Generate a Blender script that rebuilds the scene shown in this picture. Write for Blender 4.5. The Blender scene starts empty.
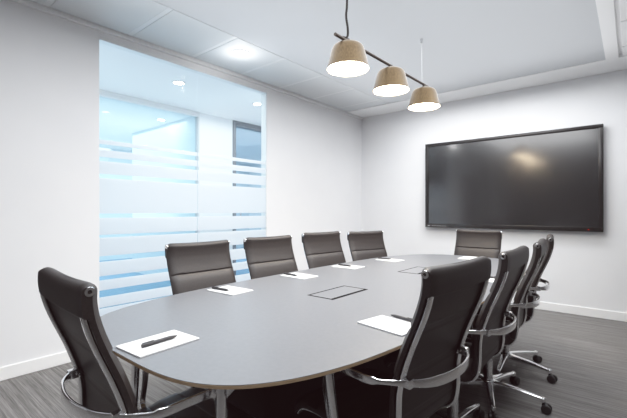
import bpy, bmesh, math, random
from mathutils import Vector, Matrix

C = bpy.context.scene.collection
PI = math.pi
random.seed(7)

# ------------------------------------------------------------------ materials
def mat(name, color, rough=0.5, metal=0.0, spec=0.5, coat=0.0):
    m = bpy.data.materials.new(name)
    m.use_nodes = True
    b = m.node_tree.nodes['Principled BSDF']
    b.inputs['Base Color'].default_value = (*color, 1)
    b.inputs['Roughness'].default_value = rough
    b.inputs['Metallic'].default_value = metal
    b.inputs['Specular IOR Level'].default_value = spec
    b.inputs['Coat Weight'].default_value = coat
    return m

def N(m, t, **kw):
    n = m.node_tree.nodes.new(t)
    for k, v in kw.items():
        setattr(n, k, v)
    return n

def L(m, a, b):
    m.node_tree.links.new(a, b)

def noise_tint(m, scale=(1, 1, 1), nscale=5, detail=4, c0=(0, 0, 0), c1=(1, 1, 1), p0=0.3, p1=0.7, bump=0.0, dist=0.01):
    """Procedural colour and bump from a noise in object space."""
    b = m.node_tree.nodes['Principled BSDF']
    tc = N(m, 'ShaderNodeTexCoord'); mp = N(m, 'ShaderNodeMapping')
    mp.inputs['Scale'].default_value = scale
    L(m, tc.outputs['Object'], mp.inputs['Vector'])
    no = N(m, 'ShaderNodeTexNoise')
    no.inputs['Scale'].default_value = nscale; no.inputs['Detail'].default_value = detail
    L(m, mp.outputs['Vector'], no.inputs['Vector'])
    cr = N(m, 'ShaderNodeValToRGB')
    cr.color_ramp.elements[0].position = p0; cr.color_ramp.elements[0].color = (*c0, 1)
    cr.color_ramp.elements[1].position = p1; cr.color_ramp.elements[1].color = (*c1, 1)
    L(m, no.outputs['Fac'], cr.inputs['Fac'])
    L(m, cr.outputs['Color'], b.inputs['Base Color'])
    if bump:
        bp = N(m, 'ShaderNodeBump'); bp.inputs['Strength'].default_value = bump; bp.inputs['Distance'].default_value = dist
        L(m, no.outputs['Fac'], bp.inputs['Height']); L(m, bp.outputs['Normal'], b.inputs['Normal'])
    return m

def emis(name, color, strength):
    m = bpy.data.materials.new(name); m.use_nodes = True
    nt = m.node_tree; nt.nodes.clear()
    e = nt.nodes.new('ShaderNodeEmission'); o = nt.nodes.new('ShaderNodeOutputMaterial')
    e.inputs['Color'].default_value = (*color, 1); e.inputs['Strength'].default_value = strength
    nt.links.new(e.outputs[0], o.inputs[0])
    return m

M = {}
M['wall'] = noise_tint(mat('wall_paint', (.8, .8, .8), .75, spec=.2), nscale=3, detail=2, c0=(.79, .795, .815), c1=(.82, .825, .84), p0=.2, p1=.8)
M['dark_wall'] = noise_tint(mat('dark_wall_paint', (.1, .1, .1), .8, spec=.2), nscale=3, c0=(.20, .19, .185), c1=(.24, .23, .225))
M['added_door_dark'] = noise_tint(mat('added_door_veneer', (.04, .035, .03), .5), scale=(8, 8, .6), nscale=6, c0=(.030, .026, .023), c1=(.045, .038, .033))
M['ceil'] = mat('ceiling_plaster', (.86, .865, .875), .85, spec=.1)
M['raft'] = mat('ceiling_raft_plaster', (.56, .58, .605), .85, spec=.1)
M['tile'] = mat('ceiling_metal_tile', (.60, .625, .645), .6, spec=.3)
M['track'] = mat('white_metal_track', (.78, .79, .80), .45)
M['skirt'] = mat('skirting_paint', (.88, .88, .88), .5)
M['joint_light'] = mat('pale_joint', (.66, .68, .70), .5)
M['joint'] = mat('shadow_gap', (.012, .012, .013), .9, spec=.05)

def carpet(name, c0, c1, c2):
    m = mat(name, c1, .95, spec=.1)
    b = m.node_tree.nodes['Principled BSDF']
    tc = N(m, 'ShaderNodeTexCoord')
    outs = []
    for sc, ns in (((2.0, 190, 1), 1.0), ((9, 420, 1), 1.0), ((1.2, 60, 1), 1.0)):
        mp = N(m, 'ShaderNodeMapping'); mp.inputs['Scale'].default_value = sc
        L(m, tc.outputs['Object'], mp.inputs['Vector'])
        no = N(m, 'ShaderNodeTexNoise'); no.inputs['Scale'].default_value = ns; no.inputs['Detail'].default_value = 3
        L(m, mp.outputs['Vector'], no.inputs['Vector']); outs.append(no.outputs['Fac'])
    a1 = N(m, 'ShaderNodeMath', operation='ADD'); a2 = N(m, 'ShaderNodeMath', operation='ADD')
    L(m, outs[0], a1.inputs[0]); L(m, outs[1], a1.inputs[1]); L(m, a1.outputs[0], a2.inputs[0]); L(m, outs[2], a2.inputs[1])
    dv = N(m, 'ShaderNodeMath', operation='DIVIDE'); L(m, a2.outputs[0], dv.inputs[0]); dv.inputs[1].default_value = 3
    cr = N(m, 'ShaderNodeValToRGB'); e = cr.color_ramp.elements
    e[0].position = .40; e[0].color = (*c0, 1); e[1].position = .62; e[1].color = (*c2, 1)
    k = e.new(.5); k.color = (*c1, 1)
    L(m, dv.outputs[0], cr.inputs['Fac']); L(m, cr.outputs['Color'], b.inputs['Base Color'])
    bp = N(m, 'ShaderNodeBump'); bp.inputs['Strength'].default_value = .5; bp.inputs['Distance'].default_value = .004
    L(m, outs[1], bp.inputs['Height']); L(m, bp.outputs['Normal'], b.inputs['Normal'])
    return m
M['carpet'] = carpet('carpet_grey_streaks', (.115, .11, .108), (.19, .185, .18), (.28, .273, .268))
M['carpet_blue'] = carpet('carpet_blue', (.20, .32, .44), (.26, .38, .50), (.32, .44, .56))

M['leather'] = noise_tint(mat('leather', (.03, .03, .03), .46, spec=.4), nscale=160, detail=3, c0=(.0145, .0115, .011), c1=(.023, .019, .018), p0=.3, p1=.7, bump=.10, dist=.001)
M['chrome'] = mat('polished_aluminium', (.93, .93, .94), .16, 1.0)
M['chrome_soft'] = mat('satin_aluminium', (.72, .72, .73), .25, 1.0)
M['plastic'] = mat('black_plastic', (.02, .02, .021), .45)
M['shade_black'] = mat('under_table_shade', (.018, .014, .014), .7, spec=.15)
M['laminate'] = noise_tint(mat('grey_laminate', (.3, .3, .3), .38, spec=.5), nscale=60, detail=3, c0=(.138, .144, .158), c1=(.152, .158, .172))
M['ply'] = noise_tint(mat('plywood_edge', (.5, .35, .2), .55), scale=(4, 4, 60), nscale=6, c0=(.36, .25, .15), c1=(.52, .38, .25))
M['paper'] = mat('white_paper', (.74, .745, .75), .7, spec=.2)
M['pen'] = mat('grey_pen', (.045, .045, .048), .45, spec=.3)
M['bezel'] = mat('tv_bezel', (.018, .017, .017), .22, spec=.5)
M['screen'] = mat('tv_screen', (.014, .014, .015), .20, spec=1.0, coat=1.0)
M['screen'].node_tree.nodes['Principled BSDF'].inputs['Coat Roughness'].default_value = .12
M['steel_grey'] = mat('grey_door_frame', (.22, .23, .25), .5)
M['white_panel'] = mat('corridor_white', (.86, .88, .90), .7, spec=.2)
M['blue_wall'] = mat('pale_blue_wall', (.76, .83, .87), .8, spec=.2)
M['cord'] = mat('black_cord', (.015, .014, .013), .8, spec=.2)
M['rod'] = mat('bronze_rod', (.035, .026, .02), .5, .4)
M['shade_in'] = mat('shade_inside_white', (.9, .88, .84), .6)
M['lamp_glow'] = emis('lamp_diffuser', (1, .80, .56), 26)
M['down_glow'] = emis('downlight_glow', (1, .98, .95), 16.0)
M['led_red'] = emis('standby_light', (1, .05, .03), 1.0)
M['grey_print'] = mat('bezel_marks', (.35, .35, .36), .5)

# brushed brass with fine vertical brushing
m = mat('brushed_brass', (.5, .36, .2), .42, .7)
noise_tint(m, scale=(60, 60, 2), nscale=4, c0=(.048, .031, .014), c1=(.085, .057, .027))
M['brass'] = m

# glass with a frosted film: clear slits at given heights, frosting elsewhere
def film_glass():
    m = bpy.data.materials.new('film_banded_glass'); m.use_nodes = True
    nt = m.node_tree; nt.nodes.clear()
    out = nt.nodes.new('ShaderNodeOutputMaterial')
    tc = nt.nodes.new('ShaderNodeTexCoord'); sx = nt.nodes.new('ShaderNodeSeparateXYZ')
    nt.links.new(tc.outputs['Object'], sx.inputs[0])
    dv = nt.nodes.new('ShaderNodeMath'); dv.operation = 'DIVIDE'; dv.inputs[1].default_value = 3.0
    nt.links.new(sx.outputs['Z'], dv.inputs[0])
    cr = nt.nodes.new('ShaderNodeValToRGB'); cr.color_ramp.interpolation = 'CONSTANT'
    clear = [(0.0, .02), (.352, .364), (.455, .505), (.588, .632), (.745, .788), (.945, .962), (1.108, 1.142), (1.44, 1.475), (1.572, 1.612), (1.675, 1.722)]
    lv = []
    for a, b in clear:
        lv.append((a, 0.0)); lv.append((b, 1.0))
    lv.append((1.755, 0.0))
    el = cr.color_ramp.elements
    el[0].position = 0; el[0].color = (0, 0, 0, 1)
    el[1].position = lv[1][0] / 3; el[1].color = (1, 1, 1, 1)
    for z, v in lv[2:]:
        e = el.new(z / 3); e.color = (v, v, v, 1)
    nt.links.new(dv.outputs[0], cr.inputs['Fac'])
    tr = nt.nodes.new('ShaderNodeBsdfTransparent'); tr.inputs['Color'].default_value = (.955, .985, .99, 1)
    gl = nt.nodes.new('ShaderNodeBsdfGlossy'); gl.inputs['Roughness'].default_value = .02; gl.inputs['Color'].default_value = (.9, .95, 1, 1)
    fr = nt.nodes.new('ShaderNodeFresnel'); fr.inputs['IOR'].default_value = 1.09
    mx = nt.nodes.new('ShaderNodeMixShader')
    nt.links.new(fr.outputs[0], mx.inputs[0]); nt.links.new(tr.outputs[0], mx.inputs[1]); nt.links.new(gl.outputs[0], mx.inputs[2])
    df = nt.nodes.new('ShaderNodeBsdfDiffuse'); df.inputs['Color'].default_value = (.80, .83, .86, 1)
    tl = nt.nodes.new('ShaderNodeBsdfTranslucent'); tl.inputs['Color'].default_value = (.80, .85, .89, 1)
    m1 = nt.nodes.new('ShaderNodeMixShader'); m1.inputs[0].default_value = .5
    nt.links.new(df.outputs[0], m1.inputs[1]); nt.links.new(tl.outputs[0], m1.inputs[2])
    tr2 = nt.nodes.new('ShaderNodeBsdfTransparent'); tr2.inputs['Color'].default_value = (.96, .98, 1, 1)
    m2 = nt.nodes.new('ShaderNodeMixShader'); m2.inputs[0].default_value = .09
    nt.links.new(m1.outputs[0], m2.inputs[1]); nt.links.new(tr2.outputs[0], m2.inputs[2])
    fin = nt.nodes.new('ShaderNodeMixShader')
    nt.links.new(cr.outputs['Color'], fin.inputs[0]); nt.links.new(mx.outputs[0], fin.inputs[1]); nt.links.new(m2.outputs[0], fin.inputs[2])
    nt.links.new(fin.outputs[0], out.inputs[0])
    return m
M['film'] = film_glass()

def clear_glass(name, col):
    m = bpy.data.materials.new(name); m.use_nodes = True
    nt = m.node_tree; nt.nodes.clear()
    out = nt.nodes.new('ShaderNodeOutputMaterial')
    tr = nt.nodes.new('ShaderNodeBsdfTransparent'); tr.inputs['Color'].default_value = (*col, 1)
    gl = nt.nodes.new('ShaderNodeBsdfGlossy'); gl.inputs['Roughness'].default_value = .03
    fr = nt.nodes.new('ShaderNodeFresnel'); fr.inputs['IOR'].default_value = 1.3
    mx = nt.nodes.new('ShaderNodeMixShader')
    nt.links.new(fr.outputs[0], mx.inputs[0]); nt.links.new(tr.outputs[0], mx.inputs[1]); nt.links.new(gl.outputs[0], mx.inputs[2])
    nt.links.new(mx.outputs[0], out.inputs[0])
    return m
M['glass_blue'] = clear_glass('clear_blue_glass', (.88, .955, .98))
M['glass_grey'] = clear_glass('grey_tinted_glass', (.82, .88, .92))

# ------------------------------------------------------------------ mesh helpers
class MB:
    def __init__(self):
        self.bm = bmesh.new()
    def box(self, lo, hi, bev=0.0, seg=2):
        x0, y0, z0 = lo; x1, y1, z1 = hi
        v = [self.bm.verts.new(p) for p in ((x0, y0, z0), (x1, y0, z0), (x1, y1, z0), (x0, y1, z0), (x0, y0, z1), (x1, y0, z1), (x1, y1, z1), (x0, y1, z1))]
        fs = [self.bm.faces.new([v[i] for i in f]) for f in ((3, 2, 1, 0), (4, 5, 6, 7), (0, 1, 5, 4), (1, 2, 6, 5), (2, 3, 7, 6), (3, 0, 4, 7))]
        if bev:
            es = list({e for f in fs for e in f.edges})
            bmesh.ops.bevel(self.bm, geom=es, offset=bev, segments=seg, affect='EDGES', profile=.6)
        return self
    def sweep(self, pts, frames, sec, cap=True, closed=False):
        """sec(i) -> list of 2-D points laid in frame i (two vectors) about pts[i]."""
        rings = []
        for i, p in enumerate(pts):
            a, b = frames[i]
            rings.append([self.bm.verts.new(Vector(p) + a * u + b * v) for u, v in sec(i)])
        n = len(rings[0]); k = len(rings)
        for i in range(k if closed else k - 1):
            r, s = rings[i], rings[(i + 1) % k]
            for j in range(n):
                self.bm.faces.new((r[j], r[(j + 1) % n], s[(j + 1) % n], s[j]))
        if cap and not closed:
            self.bm.faces.new(list(reversed(rings[0]))); self.bm.faces.new(rings[-1])
        return self
    def tube(self, pts, rad, n=10):
        pts = [Vector(p) for p in pts]
        rr = rad if callable(rad) else (lambda i: rad)
        fr = []
        prev = None
        for i in range(len(pts)):
            t = (pts[min(i + 1, len(pts) - 1)] - pts[max(i - 1, 0)]).normalized()
            if prev is None:
                a = t.orthogonal().normalized()
            else:
                a = (prev - t * prev.dot(t)).normalized()
            prev = a
            fr.append((a, t.cross(a)))
        return self.sweep(pts, fr, lambda i: [(rr(i) * math.cos(2 * PI * j / n), rr(i) * math.sin(2 * PI * j / n)) for j in range(n)])
    def lathe(self, prof, c=(0, 0, 0), n=24, axis='z', close=False):
        rings = []
        c = Vector(c)
        for r, h in prof:
            ring = []
            for j in range(n):
                a = 2 * PI * j / n
                p = {'z': (r * math.cos(a), r * math.sin(a), h), 'x': (h, r * math.cos(a), r * math.sin(a)), 'y': (r * math.sin(a), h, r * math.cos(a))}[axis]
                ring.append(self.bm.verts.new(c + Vector(p)))
            rings.append(ring)
        for r, s in zip(rings, rings[1:]):
            for j in range(n):
                self.bm.faces.new((r[j], r[(j + 1) % n], s[(j + 1) % n], s[j]))
        if close:
            for j in range(n):
                r, s = rings[-1], rings[0]
                self.bm.faces.new((r[j], r[(j + 1) % n], s[(j + 1) % n], s[j]))
        else:
            self.bm.faces.new(list(reversed(rings[0]))); self.bm.faces.new(rings[-1])
        return self
    def prism(self, poly, z0, z1):
        a = [self.bm.verts.new((x, y, z0)) for x, y in poly]; b = [self.bm.verts.new((x, y, z1)) for x, y in poly]
        n = len(poly)
        self.bm.faces.new(list(reversed(a))); self.bm.faces.new(b)
        for j in range(n):
            self.bm.faces.new((a[j], a[(j + 1) % n], b[(j + 1) % n], b[j]))
        return self
    def grid(self, rows, cyc=False):
        vs = [[self.bm.verts.new(p) for p in r] for r in rows]
        for r, s in zip(vs, vs[1:]):
            n = len(r)
            for j in range(n if cyc else n - 1):
                self.bm.faces.new((r[j], r[(j + 1) % n], s[(j + 1) % n], s[j]))
        return vs
    def xf(self, mtx):
        bmesh.ops.transform(self.bm, matrix=mtx, verts=self.bm.verts)
        return self
    def build(self, name, material, parent=None, sharp=35, loc=None):
        bmesh.ops.recalc_face_normals(self.bm, faces=self.bm.faces)
        me = bpy.data.meshes.new(name)
        self.bm.to_mesh(me); self.bm.free()
        for p in me.polygons:
            p.use_smooth = True
        me.set_sharp_from_angle(angle=math.radians(sharp))
        me.materials.append(material)
        o = bpy.data.objects.new(name, me)
        C.objects.link(o)
        if parent is not None:
            o.parent = parent
        if loc is not None:
            o.location = loc
        return o

def tag(o, label=None, cat=None, group=None, kind=None):
    if label: o['label'] = label
    if cat: o['category'] = cat
    if group: o['group'] = group
    if kind: o['kind'] = kind
    return o

def empty(name, loc, rz=0.0):
    o = bpy.data.objects.new(name, None)
    o.empty_display_size = .1
    C.objects.link(o); o.location = loc; o.rotation_euler = (0, 0, rz)
    return o

def copy_tree(o, parent=None):
    c = o.copy(); C.objects.link(c)
    if parent is not None:
        c.parent = parent
    for ch in list(o.children):
        copy_tree(ch, c)
    return c

def struct(o):
    o['kind'] = 'structure'
    return o

def catmull(pts, n=8):
    pts = [Vector(p) for p in pts]
    P = [pts[0] * 2 - pts[1]] + pts + [pts[-1] * 2 - pts[-2]]
    out = []
    for i in range(1, len(P) - 2):
        p0, p1, p2, p3 = P[i - 1:i + 3]
        for k in range(n):
            t = k / n
            out.append(.5 * ((2 * p1) + (p2 - p0) * t + (2 * p0 - 5 * p1 + 4 * p2 - p3) * t * t + (3 * p1 - p0 - 3 * p2 + p3) * t ** 3))
    out.append(P[-2].copy())
    return out

def rrect(w, h, r, n=3):
    o = []
    for cx, cy, a0 in ((w / 2 - r, h / 2 - r, 0), (-w / 2 + r, h / 2 - r, PI / 2), (-w / 2 + r, -h / 2 + r, PI), (w / 2 - r, -h / 2 + r, 1.5 * PI)):
        for k in range(n + 1):
            a = a0 + k / n * PI / 2
            o.append((cx + r * math.cos(a), cy + r * math.sin(a)))
    return o

# ------------------------------------------------------------------ measures
XL, YB, ZC = -3.34, 5.21, 2.67          # left wall, screen wall, ceiling
XR, YR = 2.3, -2.2                      # right wall, rear wall
G0, G1, GM = 1.262, 3.13, 2.19          # glazing from G0 to G1, joint at GM
ZT = .735                               # table top
XK = -5.06                              # far side of the corridor

# ------------------------------------------------------------------ the room shell
struct(MB().box((XL - .1, YR - .1, -.1), (XR + .1, YB + .1, 0)).build('floor', M['carpet']))
w = MB().box((XL - .1, YR - .1, 0), (XL, G0, ZC)).box((XL - .1, G1, 0), (XL, YB + .1, ZC)).box((XL - .1, G0, 2.605), (XL, G1, ZC))
struct(w.build('wall_left', M['wall']))
struct(MB().box((XL, YB, 0), (XR + .1, YB + .1, ZC)).build('wall_back', M['wall']))
struct(MB().box((XR, YR, 0), (XR + .1, YB, ZC)).build('wall_right', M['dark_wall']))
struct(MB().box((-2.9, YR - .1, 0), (XR + .1, YR, ZC)).build('wall_front', M['dark_wall']))
struct(MB().box((XL, YR - .1, 0), (-2.9, YR + .05, ZC)).build('wall_pier', M['wall']))
dr = struct(MB().box((XL - .02, -.75, .005), (XL + .03, .36, 2.12), .003, 1).build('added_door', M['added_door_dark']))  # unseen dark door, added to darken a band of the screen's reflection
struct(MB().tube([(XL + .075, .24, .85), (XL + .075, .24, 1.25)], .012, 10).tube([(XL + .03, .24, .9), (XL + .075, .24, .9)], .008, 8).tube([(XL + .03, .24, 1.2), (XL + .075, .24, 1.2)], .008, 8).build('door_handle', M['chrome_soft'], dr))
# ceiling: slab, plaster border, tile margins and the long plaster raft
RX0, RX1, RY1 = -2.62, -.20, 4.76
ce = struct(MB().box((XL - .1, YR - .1, ZC + .03), (XR + .1, YB + .1, ZC + .13)).build('ceiling', M['ceil']))
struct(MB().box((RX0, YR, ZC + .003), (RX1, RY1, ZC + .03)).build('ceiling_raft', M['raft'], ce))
struct(MB().box((XL, RY1, ZC - .004), (XR, YB, ZC + .03)).box((RX1, YR, ZC - .004), (RX1 + .10, RY1, ZC + .03)).build('ceiling_border', M['ceil'], ce))
y = -2.14
while y < RY1 - .05:
    struct(MB().box((XL + .045, y + .0205, ZC), (RX0 - .002, min(y + .5845, RY1 - .02), ZC + .03), .003, 1).build('ceiling_tile', M['tile'], ce))
    struct(MB().box((XL + .045, y - .02, ZC + .002), (RX0 - .004, y + .02, ZC + .03), .002, 1).build('tile_joint', M['joint_light'], ce))
    y += .605
y = -2.12
while y < RY1 - .05:
    struct(MB().box((RX1 + .13, y + .012, ZC), (RX1 + .70, min(y + .59, RY1 - .02), ZC + .03), .003, 1).build('ceiling_tile', M['ceil'], ce))
    struct(MB().box((RX1 + .74, y + .012, ZC), (XR - .02, min(y + .59, RY1 - .02), ZC + .03), .003, 1).build('ceiling_tile', M['ceil'], ce))
    y += .60
struct(MB().box((XL, YR, ZC - .03), (XL + .035, YB, ZC + .02), .003, 1).build('trim_1', M['track']))
# skirting
struct(MB().box((XL, YR, 0), (XL + .014, -.76, .095), .004, 1).box((XL, .37, 0), (XL + .014, G0 - .02, .095), .004, 1).box((XL, G1 + .02, 0), (XL + .014, YB, .095), .004, 1).build('baseboard_left', M['skirt']))
struct(MB().box((XL + .014, YB - .014, 0), (XR, YB, .095), .004, 1).build('baseboard_back', M['skirt']))
# two glazed panels in the left wall, each with its head and sill track
for nm, a, b in (('window_1', G0, GM), ('window_2', GM, G1)):
    g = MB().box((XL - .022, a + .004, .03), (XL - .010, b - .004, 2.585)).build(nm, M['film'])
    g['kind'] = 'structure'
    fr = MB().box((XL - .08, a, 2.575), (XL - .002, b, 2.605), .003, 1).box((XL - .08, a, 0), (XL - .002, b, .035), .003, 1)
    if a == G0:
        fr.box((XL - .08, a - .004, .03), (XL - .002, a + .006, 2.58), .002, 1)
    else:
        fr.box((XL - .08, b - .006, .03), (XL - .002, b, 2.58), .002, 1)
    struct(fr.build('window_frame', M['track'], g))

# ------------------------------------------------------------------ corridor and room beyond the glass
struct(MB().box((-9.6, -2.2, -.1), (XL - .1, 8.2, 0)).build('floor_corridor', M['carpet_blue']))
struct(MB().box((-9.6, -2.2, ZC), (XL - .1, 8.2, ZC + .1)).build('ceiling_corridor', M['ceil']))
wk = MB().box((XK - .1, 3.34, 0), (XK, 3.97, ZC)).box((XK - .1, 4.78, 0), (XK, 8.2, ZC))
struct(wk.build('wall_corridor', M['white_panel']))
struct(MB().box((XK - .08, -2.2, 2.60), (XK + .02, 3.34, ZC), .004, 1).box((XK - .08, -2.2, 0), (XK + .02, 3.34, .05)).build('trim_2', M['track']))
struct(MB().box((-7.4, 3.40, 0), (XK - .1, 3.5, ZC)).build('wall_side', M['blue_wall']))
struct(MB().box((-9.7, -2.2, 0), (-9.6, 8.2, ZC)).build('wall_far', M['blue_wall']))
struct(MB().box((-9.6, 8.2, 0), (XL, 8.3, ZC)).box((-9.6, -2.3, 0), (XL - .1, -2.2, ZC)).build('wall_ends', M['white_panel']))
gp = MB().box((XK - .036, -2.2, .05), (XK - .024, 3.34, 2.60)).build('window_3', M['glass_blue']); struct(gp)
struct(MB().box((XK - .06, 3.305, 0), (XK + .01, 3.335, ZC), .004, 1).build('window_frame', M['tile'], gp))
# framed glazed door across the corridor
d = MB().box((XK - .055, 4.03, .01), (XK - .045, 4.71, 2.59)).build('door_1', M['glass_grey']); struct(d)
df = MB().box((XK - .10, 3.97, 0), (XK + .02, 4.03, ZC), .004, 1).box((XK - .10, 4.71, 0), (XK + .02, 4.78, ZC), .004, 1).box((XK - .10, 4.03, 2.59), (XK + .02, 4.71, ZC), .004, 1)
struct(df.build('door_frame', M['steel_grey'], d))
hd = MB().tube([(XK + .05, 4.10, .95), (XK + .05, 4.10, 1.30)], .012, 10).tube([(XK - .045, 4.10, 1.0), (XK + .05, 4.10, 1.0)], .008, 8).tube([(XK - .045, 4.10, 1.25), (XK + .05, 4.10, 1.25)], .008, 8)
struct(hd.build('door_handle', M['chrome_soft'], d))

# ------------------------------------------------------------------ downlights
def downlight(x, y, label, group=None, z=ZC, r=.06):
    t = empty('downlight', (x, y, z))
    tag(t, label, 'light', group)
    MB().lathe([(r * .82, -.004), (r * 1.15, -.008), (r * 1.2, -.004), (r * 1.2, 0), (r * .82, 0)], n=28, close=True).build('trim_ring', M['track'], t)
    MB().lathe([(r * .82, -.003), (r * .82, -.0005)], n=28).build('lens', M['down_glow'], t)
    return t
downlight(-2.85, 2.33, 'round recessed downlight glowing in the meeting room ceiling above the glass wall', r=.075)
downlight(-4.07, 2.41, 'largest round corridor downlight seen through the left glass panel', r=.07)
downlight(-4.03, 3.59, 'corridor downlight seen through the right glass panel above the framed door', r=.06)
downlight(-5.94, 3.2, 'small distant downlight beyond the corridor, seen low in the left glass panel', r=.07)

# slim light fitting hanging in the room beyond the corridor
t = tag(empty('linear_light', (-7.3, 2.5, 2.25)), 'slim white ceiling bar on a thin stem in the room beyond the corridor', 'light')
MB().box((-.03, -.45, 0), (.03, .45, .05), .005, 1).build('light_bar', M['track'], t)
MB().tube([(0, 0, .05), (0, 0, .42)], .006, 8).build('stem', M['track'], t)

# ------------------------------------------------------------------ table
TCX = -1.205
def table_outline(off=0.0, n=160):
    pts = []
    cy, hx, hy = 2.145, .655, 1.635
    for k in range(n):
        a = 2 * PI * k / n
        c, s = math.cos(a), math.sin(a)
        ex = 4.0 if s < 0 else 3.2
        x = math.copysign(abs(c) ** (2 / ex), c) * (hx - off)
        yy = math.copysign(abs(s) ** (2 / ex), s) * (hy - off)
        pts.append((TCX + x, cy + yy))
    return pts
table = tag(empty('conference_table', (TCX, 2.145, 0)), 'long grey boat shaped conference table with thin plywood edge on chrome legs', 'table')
inv = Matrix.Translation((-TCX, -2.145, 0))
o0, o1, o2 = table_outline(0.0006), table_outline(0), table_outline(.055)
b = MB()
rows = [[(x, yy, ZT) for x, yy in o0], [(x, yy, ZT - .002) for x, yy in o0]]
vs = b.grid(rows, True); b.bm.faces.new(vs[0]); b.bm.faces.new(list(reversed(vs[1])))
b.xf(inv).build('tabletop', M['laminate'], table)
b = MB()
rows = [[(x, yy, ZT - .0021) for x, yy in o1], [(x, yy, ZT - .0105) for x, yy in o1], [(x, yy, ZT - .03) for x, yy in o2]]
vs = b.grid(rows, True); b.bm.faces.new(vs[0]); b.bm.faces.new(list(reversed(vs[-1])))
b.xf(inv).build('edge_band', M['ply'], table)
def table_leg(top, bot):
    top, bot = Vector(top), Vector(bot)
    l = MB().tube([bot + Vector((0, 0, .012)), bot.lerp(top, .5), top], lambda i: (.012, .0145, .017)[i], 14)
    o = l.xf(inv).build('leg', M['chrome'], table)
    MB().lathe([(.0, 0), (.017, 0), (.018, .006), (.013, .014), (.0, .014)], c=bot, n=14).xf(inv).build('foot', M['plastic'], o)
    u = (top - Vector((TCX, 2.145, top.z))); u.z = 0; u.normalize(); v = Vector((-u.y, u.x, 0))
    for s in (-1, 1):
        p = MB()
        q = [top + v * (.02 * s) + Vector((0, 0, 0)), top + v * (.055 * s), top + v * (.058 * s) + Vector((0, 0, -.012)), top + v * (.022 * s) + Vector((0, 0, -.05))]
        A = [p.bm.verts.new(k + u * .004) for k in q]; B = [p.bm.verts.new(k - u * .004) for k in q]
        p.bm.faces.new(A); p.bm.faces.new(list(reversed(B)))
        for j in range(4):
            p.bm.faces.new((A[j], A[(j + 1) % 4], B[(j + 1) % 4], B[j]))
        p.xf(inv).build('bracket', M['chrome_soft'], o)
ZU = ZT - .0302
LEGS = [((-.880, .652, ZU), (-.868, .62, 0)), ((-1.52, .72, ZU), (-1.55, .70, 0)), ((-.745, .955, ZU), (-.665, 1.0, 0)), ((-1.62, 1.06, ZU), (-1.67, 1.04, 0)),
        ((-.925, 3.50, ZU), (-.90, 3.56, 0)), ((-1.485, 3.50, ZU), (-1.51, 3.56, 0))]
for a, c in LEGS:
    table_leg(a, c)
MB().box((-1.335, 1.02, 0), (-1.10, 3.25, ZU), .006, 2).xf(inv).build('shade_box', M['shade_black'], table)  # added dark box standing in for the deep shade under the table
# flush cable flaps with dark shadow gaps
for y0 in (1.49, 2.475):
    x0, x1, y1 = -1.287, -1.122, y0 + .325
    f = MB()
    g = .010
    for lo, hi in (((x0, y0), (x1, y0 + g)), ((x0, y1 - g), (x1, y1)), ((x0, y0 + g), (x0 + g, y1 - g)), ((x1 - g * 2, y0 + g), (x1, y1 - g))):
        f.box((lo[0], lo[1], ZT), (hi[0], hi[1], ZT + .0012))
    fl = f.xf(inv).build('cable_flap', M['joint'], table)
    MB().box((x0 + g, y0 + g, ZT + .0001), (x1 - g * 2, y1 - g, ZT + .0008)).xf(inv).build('flap_lid', M['laminate'], fl)

# ------------------------------------------------------------------ chairs (local: faces +Y, origin on the floor under the column)
R2 = [(-.294, .979), (-.2945, .955), (-.292, .93), (-.286, .90), (-.272, .855), (-.250, .80), (-.225, .74), (-.201, .67), (-.187, .61), (-.184, .55), (-.183, .50), (-.172, .45), (-.140, .418), (-.08, .408),
      (.0, .412), (.10, .420), (.18, .422), (.235, .410), (.262, .385)]
RC = catmull([(0, a, c) for a, c in R2], 12)
arc = [0]
for a, c in zip(RC, RC[1:]):
    arc.append(arc[-1] + (c - a).length)
def rnorm(i):
    t = (RC[min(i + 1, len(RC) - 1)] - RC[max(i - 1, 0)]).normalized()
    return Vector((0, -t.z, t.y))          # towards the sitter
ISPLIT = min(range(len(RC)), key=lambda i: abs(RC[i].z - .452) + (0 if RC[i].y < -.15 else 9))

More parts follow.
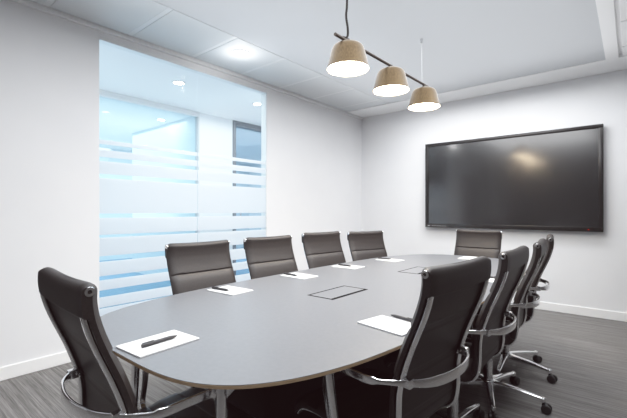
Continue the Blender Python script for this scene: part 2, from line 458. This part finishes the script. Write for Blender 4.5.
IRAIL = min(range(len(RC)), key=lambda i: abs(RC[i].z - .922))
def padding(i0, i1, seams, hw, th=.026, puff=.011, nv=21, flap=None):
    """A padded sling: front and back skins along the rail curve between i0 and i1, pinched at the seams.
    Above flap the rear skin wraps over the rail, and the upper end is rounded."""
    b = MB(); rows = []
    def skin(i, extra=None):
        n = rnorm(i); p = RC[i]
        t = (RC[max(i - 1, 0)] - RC[min(i + 1, len(RC) - 1)]).normalized()
        q = 1.0
        for s_ in seams:
            g_ = arc[i] - s_
            q = min(q, min(1.0, (-g_ + .0005) / .007) if g_ <= 0 else min(1.0, .02 + g_ / .045))
        pf = puff * (q * (2 - q)) ** .6 if flap is not None else puff * q
        front, back = [], []
        for k in range(nv):
            v = -1 + 2 * k / (nv - 1)
            e = max(0.0, 1 - abs(v) ** 12) ** .5
            belly = .006 * (1 - v * v)
            f = .006 + (th - .006) * (.45 + .55 * e) + pf * e * (.8 + .2 * (1 - v * v)) - belly * .4
            r = .006 - .004 * (1 - e) - belly * .5 + (0.0018 if q < .5 else 0) * e
            dz = Vector((0, 0, 0))
            if flap is not None:
                w = max(0.0, min(1.0, (p.z - flap) / .006))
                r = r * (1 - w) + (-.0115) * (.8 + .2 * e) * w
                dz = t * (-.008 * (1 - v * v) * max(0, min(1, (p.z - .86) / .1)))
            if extra is not None:
                m, h = (f + r) / 2, (f - r) / 2
                f, r = m + h * math.cos(extra), m - h * math.cos(extra)
                dz = dz + t * (h * math.sin(extra))
            x = Vector((v * hw, 0, 0))
            front.append(p + n * f + x + dz); back.append(p + n * r + x + dz)
        return front + list(reversed(back))
    if flap is not None:
        for q in (1.45, 1.15, .85, .55, .25):
            rows.append(skin(i0, q))
    for i in range(i0, i1 + 1):
        rows.append(skin(i))
    vs = b.grid(rows, True)
    b.bm.faces.new(list(reversed(vs[0]))); b.bm.faces.new(vs[-1])
    return b

def make_chair():
    root = empty('office_chair', (0, 0, 0))
    zs = lambda z: arc[min(range(ISPLIT + 1), key=lambda i: abs(RC[i].z - z))]
    b = padding(0, ISPLIT, [zs(.808), zs(.655), zs(.515)], .214, flap=.913)
    back = b.build('backrest', M['leather'], root, sharp=50)
    for s in (-1, 1):
        MB().lathe([(.004, .0), (.0115, .0), (.0125, .003), (.0115, .006), (.005, .0065), (.004, .003)], c=(0, 0, 0), n=18, axis='x').xf(Matrix.Translation((.2090 * s, -.286, .980)) @ Matrix.Scale(s, 4, (1, 0, 0))).build('end_cap', M['chrome'], back)
        MB().lathe([(.0, 0), (.007, 0), (.007, .003), (.004, .005), (.0, .005)], n=12, axis='y').xf(Matrix.Translation((.165 * s, -.199, .645)) @ Matrix.Scale(-1, 4, (0, 1, 0))).build('bolt', M['chrome'], back)
    b = padding(ISPLIT + 1, len(RC) - 1, [arc[ISPLIT + 1] + q for q in (.10, .22, .34)], .216, .03)
    b.build('seat', M['leather'], root, sharp=50)
    # side rails
    for s in (-1, 1):
        pts, fr = [], []
        for i in range(IRAIL, len(RC)):
            pts.append(RC[i] + Vector((s * .197, 0, 0)) - rnorm(i) * .004)
            fr.append((Vector((1, 0, 0)), rnorm(i)))
        sec = rrect(.023, .013, .005)
        MB().sweep(pts, fr, lambda i: sec).build('side_rail', M['chrome'], root, sharp=60)
    # armrest hoop round the back
    half = [(0, -0.276, 0.64), (0.07, -0.271, 0.641), (0.135, -0.254, 0.643), (0.184, -0.224, 0.646), (0.227, -0.187, 0.649), (0.264, -0.13, 0.651), (0.265, -0.05, 0.652), (0.265, 0.015, 0.65), (0.265, 0.032, 0.634), (0.265, 0.052, 0.585), (0.26, 0.048, 0.51), (0.254, 0.036, 0.445), (0.228, 0.03, 0.425), (0.197, 0.028, 0.42)]
    path = catmull([(-x, yy, z) for x, yy, z in reversed(half[1:])] + half, 6)
    fr = []; n = len(path)
    hs = []
    for i, p in enumerate(path):
        t = (path[min(i + 1, n - 1)] - path[max(i - 1, 0)]).normalized()
        outv = Vector((p.x * .8, p.y if p.y < 0 else p.y * .2, 0)); outv = outv - t * outv.dot(t); outv.normalize()
        up = t.cross(outv)
        if up.z < 0: up = -up
        if abs(t.z) > .75: up = (Vector((0, 1, 0)) - t * t.y).normalized()
        fr.append((up, outv))
        w = max(0, 1 - abs(p.x) / .235)
        hs.append(.016 + .019 * min(1, w * 1.8) if p.y < -.15 else .022 + .004 * min(1, max(0, (p.z - .5) / .1)))
    MB().sweep(path, fr, lambda i: rrect(hs[i], .009, .0035)).build('armrest', M['chrome'], root, sharp=60)
    for s in (-1, 1):
        MB().box((s * .190 - .012, -.230, .632), (s * .190 + .012, -.196, .660), .004, 2).build('arm_bracket', M['chrome'], root)
    # under-seat frame, mechanism and column
    for yy in (-.06, .12):
        MB().box((-.215, yy - .016, .386), (.215, yy + .016, .404), .005, 2).build('crossbar', M['chrome_soft'], root)
    MB().box((-.085, -.10, .345), (.085, .15, .388), .014, 3).lathe([(.034, .325), (.04, .347)], n=20).tube([(.08, .06, .365), (.17, .07, .362), (.195, .07, .36)], .006, 8).build('tilt_mechanism', M['plastic'], root)
    MB().lathe([(.027, .115), (.027, .235), (.022, .237), (.022, .328)], n=22).build('gas_column', M['chrome_soft'], root)
    MB().lathe([(.030, .072), (.042, .078), (.044, .105), (.036, .118), (.029, .122)], n=24).build('base_hub', M['chrome'], root)
    for k in range(5):
        a = k * 2 * PI / 5
        b = MB()
        n = 9; pts = []; fr = []
        for i in range(n):
            q = i / (n - 1)
            pts.append(Vector((.034 + q * .262, 0, .094 - .018 * q + .004 * math.sin(q * PI)))); fr.append((Vector((0, 1, 0)), Vector((0, 0, 1))))
        b.sweep(pts, fr, lambda i: rrect(.044 - .020 * i / 8, .034 - .016 * i / 8, .006))
        b.lathe([(.0, .058), (.011, .058), (.014, .064), (.014, .082), (.010, .087), (.0, .087)], c=(.300, 0, 0), n=14)
        lg = b.xf(Matrix.Rotation(a, 4, 'Z')).build('base_leg', M['chrome'], root)
        cst = MB()
        for s in (-1, 1):
            cst.lathe([(.006, -.009), (.022, -.009), (.0265, -.005), (.0265, .005), (.022, .009), (.006, .009)], c=(.316, .0155 * s, .0265), n=20, axis='y')
        cst.tube([(.316, -.018, .0265), (.316, .018, .0265)], .006, 10)
        cst.box((.292, -.0058, .022), (.322, .0058, .052), .004, 2)
        cst.tube([(.300, 0, .045), (.300, 0, .060)], .007, 10)
        cst.xf(Matrix.Rotation(a, 4, 'Z')).build('caster', M['plastic'], lg)
    return root

chair0 = make_chair()
BASE = ('base_leg', 'base_hub')
# x, y of the column; heading of the seat; turn of the star base relative to world; lift; label
CH = [
    (-1.189, .651, math.radians(-3), 50, -.003, 'black leather chair at the near left table end, its back before the plain wall'),
    (-1.750, 1.336, math.radians(-92), 20, -.015, 'dark leather chair with the largest visible front, first of the row by the glass'),
    (-1.750, 1.905, math.radians(-95), 20, -.012, 'dark leather chair at the right end of the glass wall, second of that row'),
    (-1.750, 2.505, math.radians(-98), 20, -.006, 'dark leather chair before the plain white wall, third of the row facing us'),
    (-1.705, 3.068, math.radians(-108), 56, -.022, 'dark leather chair nearest the room corner, fourth of the row facing us'),
    (-1.172, 3.670, math.radians(180), 10, -.014, 'grey black leather chair at the far table end under the wall screen'),
    (-.708, 1.264, math.radians(84), 45, .011, 'large black leather chair nearest us on the right, covering the table corner'),
    (-.697, 1.935, math.radians(90), 12, .000, 'black leather chair directly behind the large nearest one on the right side'),
    (-.695, 2.544, math.radians(95), 2, .000, 'black leather chair third along the right side of the table'),
    (-.725, 3.105, math.radians(98), -13, .000, 'black leather chair farthest along the right side, mostly hidden by the others'),
]
GRP = 'office chairs around the conference table'
for i, row in enumerate(CH):
    x, yy, h, turn, dz, lab = row[:6]
    o = chair0 if i == 0 else copy_tree(chair0)
    o.location = (x, yy, 0); o.rotation_euler = (0, 0, h)
    tag(o, lab, 'chair', GRP)
    for ch in o.children:
        nm = ch.name.split('.')[0]
        if nm in BASE:
            ch.rotation_euler = (0, 0, math.radians(turn) - h)
        else:
            ch.location.z = dz

# ------------------------------------------------------------------ notepads and pens
def make_pad():
    b = MB()
    b.box((-.074, -.105, 0), (.074, .105, .0055), .001, 1)
    p = b.build('notepad', M['paper'])
    return p
def make_pen():
    t = empty('pen', (0, 0, 0))
    MB().lathe([(.0, -.060), (.0058, -.060), (.0066, -.058), (.0066, .040), (.006, .046)], axis='y', n=12).build('barrel', M['pen'], t)
    MB().lathe([(.006, .046), (.0038, .058), (.0008, .066)], axis='y', n=12).build('tip', M['pen'], t)
    MB().box((-.0018, -.058, .006), (.0018, -.020, .0085)).build('clip', M['pen'], t)
    return t
# pad centre, pad turn, pen centre, pen turn, label place
PADS = [
    (-1.192, .634, 3, -1.180, .630, 3, 'near table end before the left end chair'),
    (-1.680, 1.300, 93, -1.715, 1.262, -82, 'table edge before the first chair by the glass'),
    (-1.700, 1.883, 90, -1.748, 1.850, -93, 'table edge before the second chair by the glass'),
    (-1.690, 2.440, 91, -1.715, 2.432, -90, 'table edge before the third chair facing us'),
    (-1.640, 3.010, 84, -1.690, 3.000, -82, 'table edge before the chair nearest the corner'),
    (-1.145, 3.600, 2, None, 0, 0, 'far table end under the wall screen'),
    (-.702, 1.297, 80, -.690, 1.378, 78, 'table edge before the large nearest right chair'),
    (-.700, 2.535, 88, -.690, 2.595, 85, 'table edge glimpsed between the two nearest right chairs'),
]
pad0 = pen0 = None
for i, (x, yy, r, px, py, pr, place) in enumerate(PADS):
    if pad0 is None:
        pad0 = p = make_pad()
    else:
        p = pad0.copy(); C.objects.link(p)
    p.location = (x, yy, ZT + .0002); p.rotation_euler = (0, 0, math.radians(r))
    tag(p, 'white paper pad on the ' + place, 'notepad', 'white notepads on the table')
    if px is None:
        continue
    if pen0 is None:
        pen0 = p = make_pen()
    else:
        p = copy_tree(pen0)
    p.location = (px, py, ZT + .0058 + .0067); p.rotation_euler = (0, 0, math.radians(pr))
    tag(p, 'grey pen on the pad at the ' + place, 'pen', 'grey pens on the notepads')

# ------------------------------------------------------------------ pendant with three brass shades
PX, PZ0, PZ1 = -1.41, 2.265, 2.288
YAW = math.atan2(632 - 313.5, 381.0)
ya, yb = 1.895, 3.30
t = tag(empty('pendant_lamp', (PX, 2.5, 2.1)), 'hanging lamp with three brushed brass shades along one thin dark rod above the table', 'lamp')
iv = Matrix.Translation((-PX, -2.5, -2.1))
def rodz(yy): return PZ0 + (PZ1 - PZ0) * (yy - ya) / (yb - ya)
MB().tube([(PX, ya, rodz(ya)), (PX, yb, rodz(yb))], .011, 12).xf(iv).build('rod', M['rod'], t)
cp = [(PX, 1.975, rodz(1.975) + .008), (PX + .006, 2.015, rodz(1.975) + .02), (PX + .006, 2.025, rodz(1.975) + .07), (PX - .004, 2.02, rodz(1.975) + .16), (PX, 2.023, 2.5), (PX, 2.023, ZC + .012)]
MB().tube(catmull(cp, 6), .0075, 8).xf(iv).build('cord', M['cord'], t)
MB().tube([(PX, 3.17, rodz(3.17)), (PX, 3.157, ZC + .012)], .0008, 6).xf(iv).build('wire', M['track'], t)
MB().lathe([(.0, -.035), (.008, -.035), (.012, -.010), (.012, .012), (.0, .012)], c=(PX, 3.157, ZC), n=14).xf(iv).build('ceiling_hook', M['chrome_soft'], t)
MB().lathe([(.0, -.02), (.05, -.02), (.055, -.010), (.055, .012), (.0, .012)], c=(PX, 2.023, ZC), n=24).xf(iv).build('ceiling_rose', M['track'], t)
SH = [2.035, 2.608, 3.209]
for yy in SH:
    zt = 2.252
    out = [(.0, 0), (.045, 0), (.076, -.006), (.097, -.022), (.108, -.048), (.117, -.085), (.127, -.125), (.138, -.165)]
    inn = [(.135, -.165), (.125, -.125), (.115, -.085), (.106, -.05), (.094, -.026), (.076, -.012), (.045, -.005), (.0, -.005)]
    c = (PX, yy, zt)
    b = MB()
    n = 40
    prof = catmull([(r, 0, h) for r, h in out[1:]], 4)
    s_ = MB().lathe([(.0005, .0)] + [(p.x, p.z) for p in prof] + [(.135, -.1655)] + [(p.x, p.z) for p in catmull([(r, 0, h) for r, h in inn[:-1]], 4)] + [(.0005, -.005)], c=c, n=n)
    so = s_.xf(iv).build('lamp_shade', M['brass'], t, sharp=50)
    so.data.materials.append(M['shade_in'])
    for p in so.data.polygons:
        ctr = p.center + Vector((PX, 2.5, 2.1)) - Vector(c)
        rr = math.hypot(ctr.x, ctr.y)
        nn = p.normal
        if nn.x * ctr.x + nn.y * ctr.y < -1e-6 or (nn.z < -.5 and ctr.z > -.16):
            p.material_index = 1
    MB().lathe([(.0005, -.176), (.04, -.1755), (.08, -.172), (.11, -.166), (.128, -.157), (.124, -.150), (.0005, -.150)], c=c, n=n).xf(iv).build('diffuser', M['lamp_glow'], so)
    MB().lathe([(.012, .03), (.014, .02), (.014, 0.0), (.012, -.004)], c=c, n=16).xf(iv).build('shade_stem', M['rod'], t)

# ------------------------------------------------------------------ wall screen
tv = tag(empty('wall_screen', (-1.235, YB, .943)), 'large black flat screen with thin glossy frame mounted on the white wall', 'screen')
TW, TH = 1.0, 1.165
iv = Matrix.Identity(4)
bz = MB()
ow, oh, bw = TW, TH, .042
for lo, hi in (((-ow, 0), (ow, .052)), ((-ow, oh - bw), (ow, oh)), ((-ow, .052), (-ow + bw, oh - bw)), ((ow - bw, .052), (ow, oh - bw))):
    bz.box((lo[0], -.085, lo[1]), (hi[0], -.03, hi[1]), .004, 2)
bz.build('frame', M['bezel'], tv)
MB().box((-ow + .02, -.072, .03), (ow - .02, -.066, oh - .02)).build('screen', M['screen'], tv)
MB().box((-ow + .03, -.066, .03), (ow - .03, -.022, oh - .03), .01, 2).build('rear_shell', M['plastic'], tv)
MB().box((-.45, -.022, .25), (.45, 0, .85), .004, 1).build('wall_mount', M['plastic'], tv)
mk = MB()
for k in range(6):
    mk.box((-.90 + k * .035, -.0862, .020), (-.878 + k * .035, -.0845, .026))
mk.box((-.96, -.0862, .018), (-.93, -.0845, .029))
mk.build('button_marks', M['grey_print'], tv)
MB().box((.865, -.0862, .020), (.875, -.0845, .027)).build('standby_light', M['led_red'], tv)

# ------------------------------------------------------------------ lights
def area(name, loc, size, power, rot=(0, 0, 0), col=(1, 1, 1), spread=180):
    l = bpy.data.lights.new(name, 'AREA'); l.shape = 'RECTANGLE'; l.size, l.size_y = size; l.energy = power; l.color = col
    l.spread = math.radians(spread)
    o = bpy.data.objects.new(name, l); C.objects.link(o); o.location = loc; o.rotation_euler = rot
    return o
def spot(name, loc, power, ang=120, rad=.06, col=(1, 1, 1), blend=.8, rot=(0, 0, 0)):
    l = bpy.data.lights.new(name, 'SPOT'); l.energy = power; l.spot_size = math.radians(ang); l.spot_blend = blend; l.shadow_soft_size = rad; l.color = col
    o = bpy.data.objects.new(name, l); C.objects.link(o); o.location = loc; o.rotation_euler = rot
    return o
area('overhead_fill', (-1.4, 2.7, 2.60), (1.8, 4.2), 66, col=(.98, .99, 1))  # unseen overhead panel added to light the room from above
area('bounce_fill', (-1.35, 1.3, 2.30), (2.7, 6.6), 26, rot=(PI, 0, 0), col=(.97, .985, 1), spread=150)  # unseen up-facing panel added to brighten the ceiling
spot('downlight_lamp', (-2.85, 2.33, ZC - .02), 25)
area('side_fill', (-.35, 1.9, 2.58), (.7, 4.2), 45, rot=(0, math.radians(38), 0), col=(.97, .985, 1), spread=110)  # unseen tilted panel added to light the chair fronts by the glass
area('screen_wall_fill', (-1.2, 4.35, 2.6), (2.8, .25), 9, rot=(math.radians(28), 0, 0), col=(.97, .985, 1), spread=130)  # unseen strip added to brighten the screen wall
area('corridor_light', (-4.2, 2.6, 2.62), (1.3, 6), 34, col=(.95, .98, 1))
area('corridor_up_fill', (-4.2, 2.6, .9), (1.0, 6), 18, rot=(PI, 0, 0), col=(.9, .96, 1))  # unseen up-facing panel added to even out the corridor ceiling
area('beyond_up_fill', (-7.3, 1.6, .9), (3.0, 5), 48, rot=(PI, 0, 0), col=(.92, .97, 1))  # unseen up-facing panel added to brighten the room beyond
area('beyond_door_fill', (-7.3, 5.8, 2.62), (3.6, 3.5), 70, col=(.92, .97, 1))  # unseen panel added to brighten the space behind the glazed door
area('beyond_light', (-7.3, 1.6, 2.62), (3.6, 5), 80, col=(.90, .96, 1))
for yy in SH:
    spot('pendant_bulb', (PX, yy, 2.075), 9, ang=150, rad=.10, col=(1, .88, .70))
def point(name, loc, power, rad=.03, col=(1, 1, 1)):
    l = bpy.data.lights.new(name, 'POINT'); l.energy = power; l.shadow_soft_size = rad; l.color = col
    o = bpy.data.objects.new(name, l); C.objects.link(o); o.location = loc
    return o
point('downlight_spill', (-2.85, 2.33, ZC - .15), 2.0)

W = bpy.data.worlds.new('World'); bpy.context.scene.world = W; W.use_nodes = True
W.node_tree.nodes['Background'].inputs[0].default_value = (.8, .87, .95, 1)
W.node_tree.nodes['Background'].inputs[1].default_value = .3

# ------------------------------------------------------------------ camera
cam = bpy.data.cameras.new('camera'); co = bpy.data.objects.new('camera', cam); C.objects.link(co)
cam.sensor_width = 36; cam.lens = 36 * 381.0 / 627
cam.shift_y = 2.0 / 627
co.location = (0, 0, 1.17); co.rotation_euler = (PI / 2, 0, YAW)
cam.clip_start = .02
sc = bpy.context.scene
sc.camera = co
sc.view_settings.view_transform = 'Standard'
sc.view_settings.look = 'None'
sc.view_settings.exposure = 0.45
sc.view_settings.use_curve_mapping = True
cm = sc.view_settings.curve_mapping
for k, v in ((0, .003), (1, .0003), (2, .0006), (3, .002)):
    cm.curves[k].points[0].location = (0.0, v)
cc = cm.curves[3].points
cm.clip_max_x = 4.0; cm.clip_max_y = 4.0
cc[1].location = (2.4, .99)
cc.new(.5, .505); cc.new(.8, .71); cc.new(1.2, .83)
for k in (0, 1, 2):
    cm.curves[k].points[1].location = (2.4, 2.4)
cm.update()
